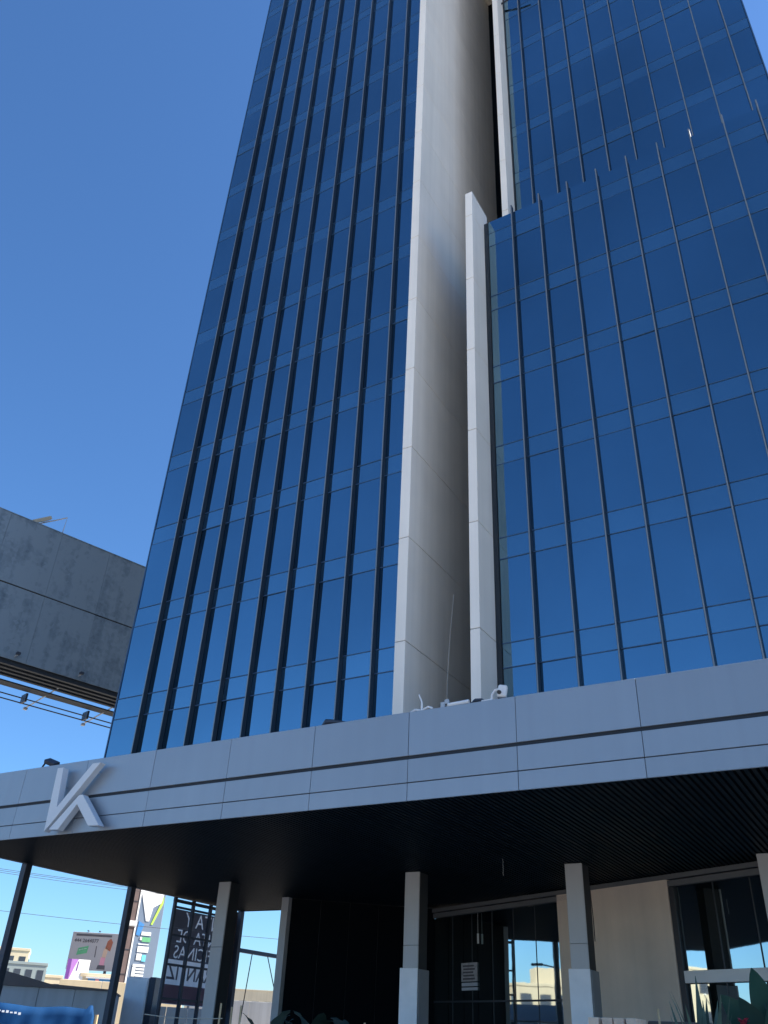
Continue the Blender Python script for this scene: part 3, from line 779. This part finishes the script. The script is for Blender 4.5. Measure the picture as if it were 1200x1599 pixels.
# shops beyond
def building(name, label, cx, cy, ang, w, d, h, mt, nwin, nfl, z0w=1.2, roofbox=True, group=None, cat='building'):
    q = facing(cx, cy, ang)
    b = thing(name, label, cat, q(0, 0, 0), group)
    fpart('wall', b, q, ang, -w/2, w/2, 0, d, 0, h, M[mt], 0.02)
    fpart('parapet', b, q, ang, -w/2-0.08, w/2+0.08, -0.08, d+0.08, h+0.003, h+0.35, M[mt], 0.02)
    if roofbox:
        fpart('roof_room', b, q, ang, -w*0.2, w*0.15, d*0.3, d*0.6, h+0.36, h+2.3, M[mt], 0.02)
    fh = h/nfl
    ww = w/nwin
    for f in range(nfl):
        for i in range(nwin):
            u = -w/2 + ww*(i+0.5)
            wi = fpart('window', b, q, ang, u-ww*0.28, u+ww*0.28, -0.03, 0.1, f*fh+fh*0.3, f*fh+fh*0.8, M['window'])
            fpart('sill', wi, q, ang, u-ww*0.32, u+ww*0.32, -0.12, -0.031, f*fh+fh*0.26, f*fh+fh*0.295, M['offwhite'])
    # windows of the right-hand side wall
    for f in range(nfl):
        for i in range(3):
            v = d*(i+0.5)/3
            fpart('window', b, q, ang, w/2-0.1, w/2+0.03, v-d*0.09, v+d*0.09, f*fh+fh*0.3, f*fh+fh*0.8, M['window'])
    return b
building('shop_building', 'low cream shop with blue front below the grey billboard', -80.2, 75.2, math.radians(44), 4.2, 6, 6.4, 'cream', 3, 1, roofbox=False)
q = facing(-80.2, 75.2, math.radians(44))
sh = bpy.data.objects['shop_building']
fpart('blue_front', sh, q, math.radians(44), -1.3, 1.5, -0.16, -0.05, 5.3, 6.25, M['blueprint'])
fpart('pink_mark', sh, q, math.radians(44), -0.5, -0.1, -0.19, -0.165, 5.35, 6.2, M['pink'])
fpart('awning', sh, q, math.radians(44), -1.5, 1.7, -0.9, -0.1, 6.25, 6.35, M['offwhite'])
building('apartment_block', 'stepped cream apartment block far left behind the grey shed', -118.6, 92.0, math.radians(50), 6.5, 9, 10.9, 'cream', 4, 3, roofbox=False)
building('office_block', 'squat grey-green block in front of the far cream apartments', -114.5, 91.5, math.radians(50), 7.8, 4, 9.0, 'greygreen', 5, 3, roofbox=False)
building('corner_house', 'small cream house right of the grey-green block', -111.6, 95.6, math.radians(50), 2.6, 5, 7.6, 'cream', 2, 2, roofbox=False)
building('long_warehouse', 'long sunlit cream warehouse on the horizon seen below the canopy', -183, 238, math.radians(38), 46, 18, 13.6, 'cream', 12, 1, roofbox=False)
yw = thing('yard_wall', 'plain grey yard wall below the sunlit warehouse', 'wall', (-48.5, 63.5, 0))
q = facing(-48.5, 63.5, math.radians(37))
for i in range(5):
    fpart('panel', yw, q, math.radians(37), -6+i*2.4+0.01, -6+i*2.4+2.39, 0, 0.2, 0, 4.05, M['shedwall'], 0.01)
cw = thing('yellow_wall', 'low cream wall standing between the mast and the white cabinet', 'wall', (-53.0, 52.0, 0))
q = facing(-53.0, 52.0, math.radians(46))
for i in range(3):
    fpart('panel', cw, q, math.radians(46), -4.5+i*3+0.01, -4.5+i*3+2.99, 0, 0.3, 0, 4.6, M['cream'], 0.02)

# grey shed in the yard
a_ = math.radians(42.2); q = facing(-30.6, 25.9, a_)
shd = thing('grey_shed', 'long grey panel shed with dark low gable roof left of the canopy posts', 'shed', q(0, 0, 0))
npan = 7
x0s, x1s = -7.0, 2.55
for i in range(npan):
    u0 = x0s + (x1s-x0s)*i/npan; u1 = x0s + (x1s-x0s)*(i+1)/npan
    fpart('wall_panel', shd, q, a_, u0+0.008, u1-0.008, 0, 0.12, 0, 2.88, M['shedwall'], 0.006)
place('roof', MB().prism([(x0s-0.2, 2.885), (x1s+0.05, 2.885), (x1s+0.05, 2.94), (0.2, 3.02), (-1.9, 3.45), (-5.2, 4.0), (x0s-0.2, 3.7)], -0.12, 6.0).mesh('roof'), M['shedroof'], shd, q(0, 0, 0), a_)
fpart('rear_wall', shd, q, a_, x0s, x1s, 5.6, 5.8, 0, 2.88, M['shedwall'])
fpart('end_wall', shd, q, a_, x1s-0.14, x1s, 0.13, 5.59, 0, 2.88, M['shedwall'])

# white cabinet
a_ = math.radians(18); q = facing(-31.75, 32.0, a_)
wc = thing('white_cabinet', 'tall white equipment cabinet with dark side beside the mirrored banner', 'cabinet', q(0, 0, 0))
fpart('body', wc, q, a_, -0.55, 0.55, 0, 0.6, 0.1, 3.66, M['wrap'], 0.02)
fpart('door', wc, q, a_, -0.5, 0.5, -0.03, -0.003, 0.3, 3.55, M['wrap'], 0.01)
fpart('side_unit', wc, q, a_, 0.56, 0.86, 0.05, 0.6, 0.1, 3.70, M['post'], 0.02)
fpart('plinth', wc, q, a_, -0.6, 0.9, 0.0, 0.65, 0, 0.095, M['post'])
# light wall segment seen below the banner
q = facing(-30.6, 34.2, math.radians(60))
lw = thing('site_hoarding', 'pale site hoarding boards visible below the mirrored banner', 'hoarding', q(0, 0, 0))
for i in range(4):
    fpart('board', lw, q, math.radians(60), -1.9+i*1.0+0.01, -1.9+i*1.0+0.98, 0, 0.05, 0.05, 2.6, M['header'], 0.006)

# blue tarpaulin fence near the street
def tarp_mesh():
    me_v, me_f = [], []
    P0, P1 = Vector((-12.6, 8.35, 0)), Vector((-10.93, 10.27, 0))
    n, m = 60, 14
    dirv = (P1-P0); L_ = dirv.length; dn = dirv.normalized(); nm = Vector((dn.y, -dn.x, 0))
    for i in range(n+1):
        u = i/n
        top = 1.885 - 0.045*u - 0.022*math.exp(-((u-0.66)/0.10)**2) + 0.012*math.exp(-((u-0.84)/0.07)**2) + (0.05 if 0.955 < u < 0.985 else 0) - (0.10 if u >= 0.985 else 0)
        for j in range(m+1):
            t = j/m
            z = 0.25 + (top-0.25)*t
            w = 0.010*math.sin(9*u+3*t) + 0.005*math.sin(43*u+5*t*t) + 0.03*(1-t)*math.sin(5*u) + 0.004*math.sin(71*u - 9*t) + 0.006*math.sin(19*u + 17*t)
            p = P0 + dirv*u + nm*w
            me_v.append((p.x, p.y, z))
    for i in range(n):
        for j in range(m):
            k = i*(m+1)+j
            me_f.append((k, k+m+1, k+m+2, k+1))
    me = bpy.data.meshes.new('tarpaulin')
    o0 = Vector((-11.7, 9.3, 0))
    me.from_pydata([tuple(Vector(v)-o0) for v in me_v], [], me_f)
    for p in me.polygons: p.use_smooth = True
    return me, o0
tf = thing('tarpaulin_fence', 'sagging blue tarpaulin fence with faint white print at bottom left', 'fence', (-11.7, 9.3, 0))
me, o0 = tarp_mesh()
tp = place('tarpaulin', me, M['tarp'], tf, tuple(o0))
sm = tp.modifiers.new('thickness', 'SOLIDIFY'); sm.thickness = 0.006
for p_ in ((-12.55, 8.55), (-11.75, 9.45), (-10.97, 10.35)):
    place('stake', world_mesh(MB().tube([(p_[0]-0.08, p_[1]+0.08, 0), (p_[0]-0.08, p_[1]+0.08, 1.78)], 0.025, 6), (p_[0], p_[1], 0), 'stake'), M['wood'], tf, (p_[0], p_[1], 0))
tang = math.atan2(1.92, 1.67)
for k in range(9):
    u = 0.42 + k*0.022
    px = Vector((-12.6, 8.35, 0)) + Vector((1.67, 1.92, 0))*u
    place('print_mark', cbox(0.035, 0.004, 0.018+0.012*((k*7) % 3)/2), M['offwhite'], tf, (px.x+0.06, px.y-0.055, 1.775-0.0045*k+0.004*(k % 2)), tang)

# wooden stakes and rope
def stake(x_, y_, h, lean, label):
    o = place('wooden_stake', MB().tube([(0, 0, 0), (lean*0.5, 0, h*0.5), (lean, 0, h)], [0.015, 0.014, 0.011], 6).mesh('wooden_stake'), M['wood'], None, (x_, y_, 0))
    return tag(o, label, 'stake', 'stakes of the rope barrier')
stake(-7.70, 9.20, 1.93, 0.02, 'raw wooden stake with rope, leftmost of the three below the left column')
stake(-7.58, 9.30, 1.90, -0.01, 'raw wooden stake, middle one of the three below the left column')
stake(-7.50, 9.36, 1.92, 0.0, 'raw wooden stake, rightmost of the three below the left column')
stake(-3.25, 9.9, 1.84, 0.0, 'raw wooden stake standing right of the middle white-wrapped column')
stake(-5.45, 8.9, 1.78, 0.0, 'raw wooden stake rising from the dark leafy bush')
stake(-2.34, 8.95, 1.98, -0.02, 'raw wooden stake in front of the tan wall')
rp = []
for t in range(17):
    u = t/16
    rp.append((-8.35+u*0.70, 8.62+u*0.60, 1.755+0.02*(2*u-1)**2))
tag(place('rope', world_mesh(MB().tube(rp, 0.0055, 6), rp[0], 'rope'), M['rope'], None, rp[0]), 'thin pale rope strung between stakes below the banner', 'rope')

# ------------------------------------------------------------------ plants
def leaf_mesh(length, width, bend, fold, n=9, tip=1.0, name='leaf'):
    """a leaf growing along +Z from its base, bending towards +X, folded about the midrib"""
    v, f = [], []
    for i in range(n+1):
        t = i/n
        an = bend*t
        z = length*(math.sin(an)/bend if abs(bend) > 1e-4 else t)
        x_ = length*((1-math.cos(an))/bend if abs(bend) > 1e-4 else 0)
        w = width*0.5*(math.sin(math.pi*min(1, t**0.75*0.97+0.03))**0.8)*tip + 0.004
        wob = 0.012*math.sin(13*t)
        v += [(x_-fold*w+wob, -w, z), (x_, 0, z), (x_-fold*w-wob, w, z)]
    for i in range(n):
        k = i*3
        f += [(k, k+1, k+4, k+3), (k+1, k+2, k+5, k+4)]
    me = bpy.data.meshes.new(name)
    me.from_pydata(v, [], f)
    for p in me.polygons: p.use_smooth = True
    return me
def blade_mesh(length, width, bend, n=8, name='leaf'):
    v, f = [], []
    for i in range(n+1):
        t = i/n
        an = bend*t
        z = length*(math.sin(an)/bend if abs(bend) > 1e-4 else t)
        x_ = length*((1-math.cos(an))/bend if abs(bend) > 1e-4 else 0)
        w = width*0.5*(1-t**2.2)*(0.75+0.25*math.sin(math.pi*t)) + 0.002
        v += [(x_+0.25*w, -w, z), (x_, 0, z), (x_+0.25*w, w, z)]
    for i in range(n):
        k = i*3
        f += [(k, k+1, k+4, k+3), (k+1, k+2, k+5, k+4)]
    me = bpy.data.meshes.new(name)
    me.from_pydata(v, [], f)
    for p in me.polygons: p.use_smooth = True
    return me
LEAFS = {}
def add_leaf(par, me, mt, base, az, tilt, scale=1.0):
    k = (me.name, mt.name)
    if k not in LEAFS: LEAFS[k] = me.copy()
    o = place('leaf', LEAFS[k], mt, par, base)
    o.rotation_euler = (Matrix.Rotation(az, 3, 'Z') @ Matrix.Rotation(tilt, 3, 'Y')).to_euler()
    o.scale = (scale,)*3
    return o
big = [leaf_mesh(0.62, 0.30, 0.7, 0.25), leaf_mesh(0.55, 0.26, 1.1, 0.2), leaf_mesh(0.70, 0.28, 0.45, 0.3)]
small = [leaf_mesh(0.26, 0.15, 0.8, 0.2, 6), leaf_mesh(0.22, 0.13, 1.2, 0.15, 6)]
sword = [blade_mesh(0.95, 0.10, 0.22), blade_mesh(0.88, 0.09, 0.35), blade_mesh(0.80, 0.085, 0.1)]

pl = thing('banana_plant', 'broad-leaved dark green banana plant at the lower right corner', 'plant', (-1.32, 7.9, 0))
place('stem', world_mesh(MB().tube([(-1.32, 7.9, 0), (-1.31, 7.9, 0.9), (-1.33, 7.9, 1.65)], [0.07, 0.06, 0.04], 8), (-1.32, 7.9, 0), 'stem'), M['stem'], pl, (-1.32, 7.9, 0))
def aim_leaf(par, mt, base, tip, width, bend, nrm=(0.1, -1.0, 0.25)):
    b, t = Vector(base), Vector(tip)
    z = (t-b); ln = z.length; z.normalize()
    x_ = -Vector(nrm); x_ = (x_ - z*x_.dot(z)).normalized()
    y_ = z.cross(x_)
    me = leaf_mesh(ln, width, bend, 0.22, 12)
    o = place('leaf', me, mt, par, base)
    o.rotation_euler = Matrix((x_, y_, z)).transposed().to_euler()
    place('midrib', world_mesh(MB().tube([(0, 0, -0.05), (0, 0, ln*0.5)], [0.008, 0.004], 5), (0, 0, 0), 'midrib'), M['leaf2'], par, base).rotation_euler = o.rotation_euler
    return o
for base, tip, w_, bd_, nr in (((-1.22, 7.90, 1.72), (-1.315, 7.88, 2.245), 0.20, 0.35, (0.2, -1, 0.1)), ((-1.26, 7.86, 1.70), (-1.60, 7.84, 2.06), 0.20, 0.5, (-0.3, -1, 0.4)),
                          ((-1.20, 7.92, 1.70), (-1.08, 7.9, 2.20), 0.20, 0.4, (0.3, -1, 0.2)), ((-1.24, 7.84, 1.66), (-1.40, 7.70, 2.02), 0.17, 0.6, (0, -1, 0.5)),
                          ((-1.28, 7.9, 1.62), (-1.66, 7.95, 1.90), 0.16, 0.7, (-0.2, -1, 0.6)), ((-1.20, 7.84, 1.60), (-1.18, 7.70, 2.0), 0.18, 0.5, (0.2, -1, 0.3))):
    aim_leaf(pl, M['leaf'], base, tip, w_, bd_, nr)
ag = thing('sword_plant', 'clump of upright grey-green sword leaves in front of the lobby glass', 'plant', (-1.74, 7.8, 0))
for i in range(20):
    az = random.uniform(0, 6.28); r_ = random.uniform(0, 0.11)
    add_leaf(ag, sword[i % 3], M['leaf3'], (-1.74+r_*math.cos(az), 7.8+r_*math.sin(az), 1.20+random.uniform(-0.1, 0.05)), az, random.uniform(0.01, 0.17), random.uniform(0.78, 1.0))
place('planter', world_mesh(MB().box(-2.0, -1.5, 7.55, 8.05, 0, 1.22), (-1.74, 7.8, 0), 'planter', 0.01), M['brown'], ag, (-1.74, 7.8, 0))
ag2 = thing('dry_stalk_plant', 'pale dry upright stalks between the sword plant and the banana plant', 'plant', (-1.52, 7.8, 0))
for i in range(6):
    az = random.uniform(0, 6.28)
    add_leaf(ag2, sword[i % 3], M['wood'] if i < 3 else M['leaf2'], (-1.55+0.03*i, 7.82, 1.15), az, random.uniform(0.02, 0.14), random.uniform(0.7, 0.85))
place('pot', world_mesh(MB().tube([(-1.5, 7.82, 0), (-1.5, 7.82, 1.15)], [0.1, 0.13], 12), (-1.5, 7.82, 0), 'pot'), M['brown'], ag2, (-1.5, 7.82, 0))
fw = thing('red_flower', 'small dark red flower head at the bottom right between the leaves', 'flower', (-1.41, 7.72, 0))
place('stem', world_mesh(MB().tube([(-1.41, 7.72, 0), (-1.41, 7.72, 1.84)], 0.012, 6), (-1.41, 7.72, 0), 'stem'), M['leaf'], fw, (-1.41, 7.72, 0))
for i in range(10):
    add_leaf(fw, small[i % 2], M['red'], (-1.41, 7.72, 1.83), i*0.7, 0.3+0.1*(i % 4), 0.28)

def bush(name, label, cx, cy, ztop, n, spread, mt, meshes, smin=0.7, smax=1.1):
    b = thing(name, label, 'plant', (cx, cy, 0), 'leafy plants along the planting bed')
    place('stem', world_mesh(MB().tube([(cx, cy, 0), (cx+0.01, cy, ztop-0.35)], [0.03, 0.018], 6), (cx, cy, 0), 'stem'), M['stem'], b, (cx, cy, 0))
    for i in range(n):
        az = i*2.4 + random.uniform(-0.3, 0.3)
        r_ = spread*math.sqrt(random.random())
        z = ztop - 0.42 + 0.28*random.random()*(1-r_/spread*0.5)
        add_leaf(b, random.choice(meshes), mt, (cx+r_*math.cos(az), cy+r_*math.sin(az), z), az, random.uniform(0.1, 1.1), random.uniform(smin, smax))
    return b
bush('leafy_shrub', 'blue-green broad-leaved shrub below the gap between column and dark wall', -5.45, 7.15, 1.86, 26, 0.26, M['leaf2'], small)
bush('leafy_shrub', 'dark broad-leaved shrub in front of the black lobby wall', -5.08, 7.42, 1.90, 22, 0.22, M['leafdark'], small, 0.7, 1.0)
bush('leafy_shrub', 'dark spreading shrub left of the middle white-wrapped column', -4.86, 7.6, 1.86, 20, 0.24, M['leafdark'], small, 0.7, 1.1)
bush('leafy_shrub', 'sparse small shrub beside the three stakes', -6.9, 8.6, 1.80, 14, 0.2, M['leafdark'], small, 0.6, 0.9)

# brick stack and planter in front of the tan wall
bs = thing('brick_stack', 'stack of tan clay blocks in front of the tan wall', 'bricks', (-4.1, 13.3, 0))
bm_ = cbox(0.142, 0.24, 0.115, 0.006, 'brick')
for i in range(4):
    for j in range(17):
        for k in range(2):
            place('brick', bm_, M['clay'], bs, (-4.37+0.165*i+(0.03 if i > 0 else 0)+random.uniform(-0.006, 0.006), 13.25+0.25*k, 0.06+0.12*j))
tag(place('planter_wall', world_mesh(MB().box(-3.75, -2.9, 13.6, 14.0, 0, 2.03), (-3.3, 13.8, 0), 'planter_wall', 0.015), M['brown'], None, (-3.3, 13.8, 0)), 'low dark brown wall between the clay blocks and the sword plant', 'wall')

# notice and lamp on the lobby glass
nt_ = thing('paper_notice', 'pale printed notice stuck to the dark lobby glass', 'notice', sp(2.35, 3.5, 0.02))
def spt(par, name, s0, s1, z0, z1, mt, o0, o1):
    p = sp((s0+s1)/2, (z0+z1)/2, (o0+o1)/2)
    return place(name, cbox(s1-s0, abs(o1-o0), z1-z0), mt, par, p, ANG)
spt(nt_, 'sheet', 1.85, 2.85, 3.78, 4.42, M['poster'], 0.03, 0.04)
spt(nt_, 'strip', 1.87, 2.85, 3.62, 3.74, M['bannerband'], 0.03, 0.04)
spt(nt_, 'strip', 1.87, 2.85, 3.48, 3.58, M['bannerband'], 0.03, 0.04)
for k in range(5):
    spt(nt_, 'print', 1.95+0.03*(k % 2), 2.7-0.05*(k % 3), 3.84+0.11*k, 3.90+0.11*k, M['ink'], 0.041, 0.045)
tag(place('hanging_tube', world_mesh(MB().tube([sp(3.0, 5.05, 0.1), sp(3.0, 5.40, 0.1)], 0.04, 8).tube([sp(3.0, 5.40, 0.1), sp(3.0, 6.14, 0.1)], 0.006, 5), sp(3.0, 5.2, 0.5), 'hanging_tube'), M['white'], None, sp(3.0, 5.2, 0.5)), 'slim white tube fitting hanging in front of the dark lobby glass', 'lamp')
tag(place('dangling_wire', world_mesh(MB().tube([sp(9.45, 6.42, 0.40), sp(9.52, 5.4, 0.42), sp(9.50, 4.75, 0.40)], 0.018, 5), sp(9.5, 6, 0.4), 'dangling_wire'), M['cable'], None, sp(9.5, 6, 0.4)), 'dark wire dangling down the tan plaster wall', 'wire')

# ------------------------------------------------------------------ overhead lines and street to the left (mirrored in the lobby glass)
def pole(x_, y_, h, label):
    p = thing('utility_pole', label, 'pole', (x_, y_, 0), 'utility poles of the overhead line')
    place('pole', world_mesh(MB().tube([(x_, y_, 0), (x_, y_, h)], [0.16, 0.10], 10), (x_, y_, 0), 'pole'), M['trunk'], p, (x_, y_, 0))
    place('cross_arm', cbox(1.8, 0.1, 0.1), M['trunk'], p, (x_, y_, h-0.5))
    return p
pole(-75, 30, 13.5, 'wooden utility pole at the far left end of the overhead line')
pole(-34, 92, 13.5, 'wooden utility pole at the far end of the overhead line behind the lobby')
for k, (o_, z0, z1, sag) in enumerate(((-0.8, 13.1, 13.1, 1.2), (0.0, 13.1, 13.1, 1.5), (0.8, 13.1, 13.1, 1.3), (0.0, 9.9, 9.9, 0.9))):
    pts = []
    for t in range(21):
        u = t/20
        pts.append((-75+41*u+o_, 30+62*u, z0+(z1-z0)*u - sag*4*u*(1-u)))
    tag(place('overhead_cable', world_mesh(MB().tube(pts, 0.018, 5), pts[0], 'overhead_cable'), M['cable'], None, pts[0]),
        ['upper overhead cable nearest the street', 'upper overhead cable in the middle', 'upper overhead cable farthest from the street', 'lowest overhead cable crossing the sky below the canopy'][k], 'cable', 'cables of the overhead line')

def street_lamp(x_, y_, ang, label):
    l = thing('street_lamp', label, 'street lamp', (x_, y_, 0), 'street lamps left of the canopy')
    place('pole', world_mesh(MB().tube([(x_, y_, 0), (x_, y_, 5.6), (x_+0.25*math.cos(ang), y_+0.25*math.sin(ang), 6.0), (x_+1.0*math.cos(ang), y_+1.0*math.sin(ang), 6.15)], [0.07, 0.05, 0.045, 0.04], 8), (x_, y_, 0), 'pole'), M['post'], l, (x_, y_, 0))
    place('head', cbox(0.75, 0.28, 0.14, 0.04), M['black'], l, (x_+1.3*math.cos(ang), y_+1.3*math.sin(ang), 6.15), ang)
    place('base', cbox(0.35, 0.35, 0.06, 0.01), M['post'], l, (x_, y_, 0.03))
street_lamp(-36, 24.2, 2.2, 'black street lamp outside the left end of the canopy, nearer one')
street_lamp(-41, 20.5, 0.9, 'black street lamp outside the left end of the canopy, farther one')
for k, (cx, cy, w, d, h, mt, nw, nf) in enumerate(((-96, 20, 12, 10, 10.5, 'cream', 5, 3), (-98, 6, 10, 10, 8.6, 'sand', 4, 2), (-95, -7, 13, 9, 11.2, 'cream', 5, 3), (-100, -22, 12, 10, 6.0, 'sand', 5, 2), (-94, -38, 14, 10, 9.0, 'cream', 6, 2), (-104, 36, 14, 10, 6.0, 'sand', 5, 2))):
    building('street_house', ['three-storey cream house mirrored in the lobby glass', 'two-storey sand house across the street', 'three-storey cream house with five bays across the street', 'low sand house farther along the street', 'larger cream house at the end of the street', 'sand house beyond the utility pole'][k], cx, cy, math.radians(90), w, d, h, mt, nw, nf, group='houses across the street')

def tree(cx, cy, h, label):
    t = thing('street_tree', label, 'tree', (cx, cy, 0), 'street trees to the left')
    mb = MB().tube([(cx, cy, 0), (cx+0.1, cy, h*0.35), (cx, cy+0.1, h*0.6)], [0.16, 0.12, 0.06], 8)
    for k in range(6):
        an = k*1.05
        mb.tube([(cx+0.05, cy, h*(0.35+0.04*k)), (cx+math.cos(an)*h*0.18, cy+math.sin(an)*h*0.18, h*(0.55+0.05*k))], [0.06, 0.02], 5)
    place('trunk', world_mesh(mb, (cx, cy, 0), 'trunk'), M['trunk'], t, (cx, cy, 0))
    v, f = [], []
    for c in range(26):
        an = random.uniform(0, 6.28); rr = h*0.26*math.sqrt(random.random()); cz = h*(0.5+0.45*random.random())
        c0 = Vector((math.cos(an)*rr, math.sin(an)*rr, cz))
        for l in range(70):
            p = c0 + Vector((random.gauss(0, 1), random.gauss(0, 1), random.gauss(0, 0.8)))*h*0.055
            a = Vector((random.gauss(0, 1), random.gauss(0, 1), random.gauss(0, 1))).normalized()
            b = a.orthogonal().normalized()
            s_ = random.uniform(0.05, 0.11)
            n = len(v)
            v += [tuple(p-a*s_), tuple(p+b*s_*0.5), tuple(p+a*s_), tuple(p-b*s_*0.5)]
            f.append((n, n+1, n+2, n+3))
    me = bpy.data.meshes.new('crown'); me.from_pydata(v, [], f)
    place('crown', me, M['leaf2'], t, (cx, cy, 0))
tree(-52, 22.5, 4.2, 'small street tree nearest the canopy end')
tree(-56, 19, 3.8, 'small street tree farther along the street')

# unseen block added on the right to shade the planting before the canopy
building('shade_block', 'unseen cream block added right of the canopy to shade the planting', 27, 20, math.radians(0), 12, 13, 38, 'cream', 5, 9)
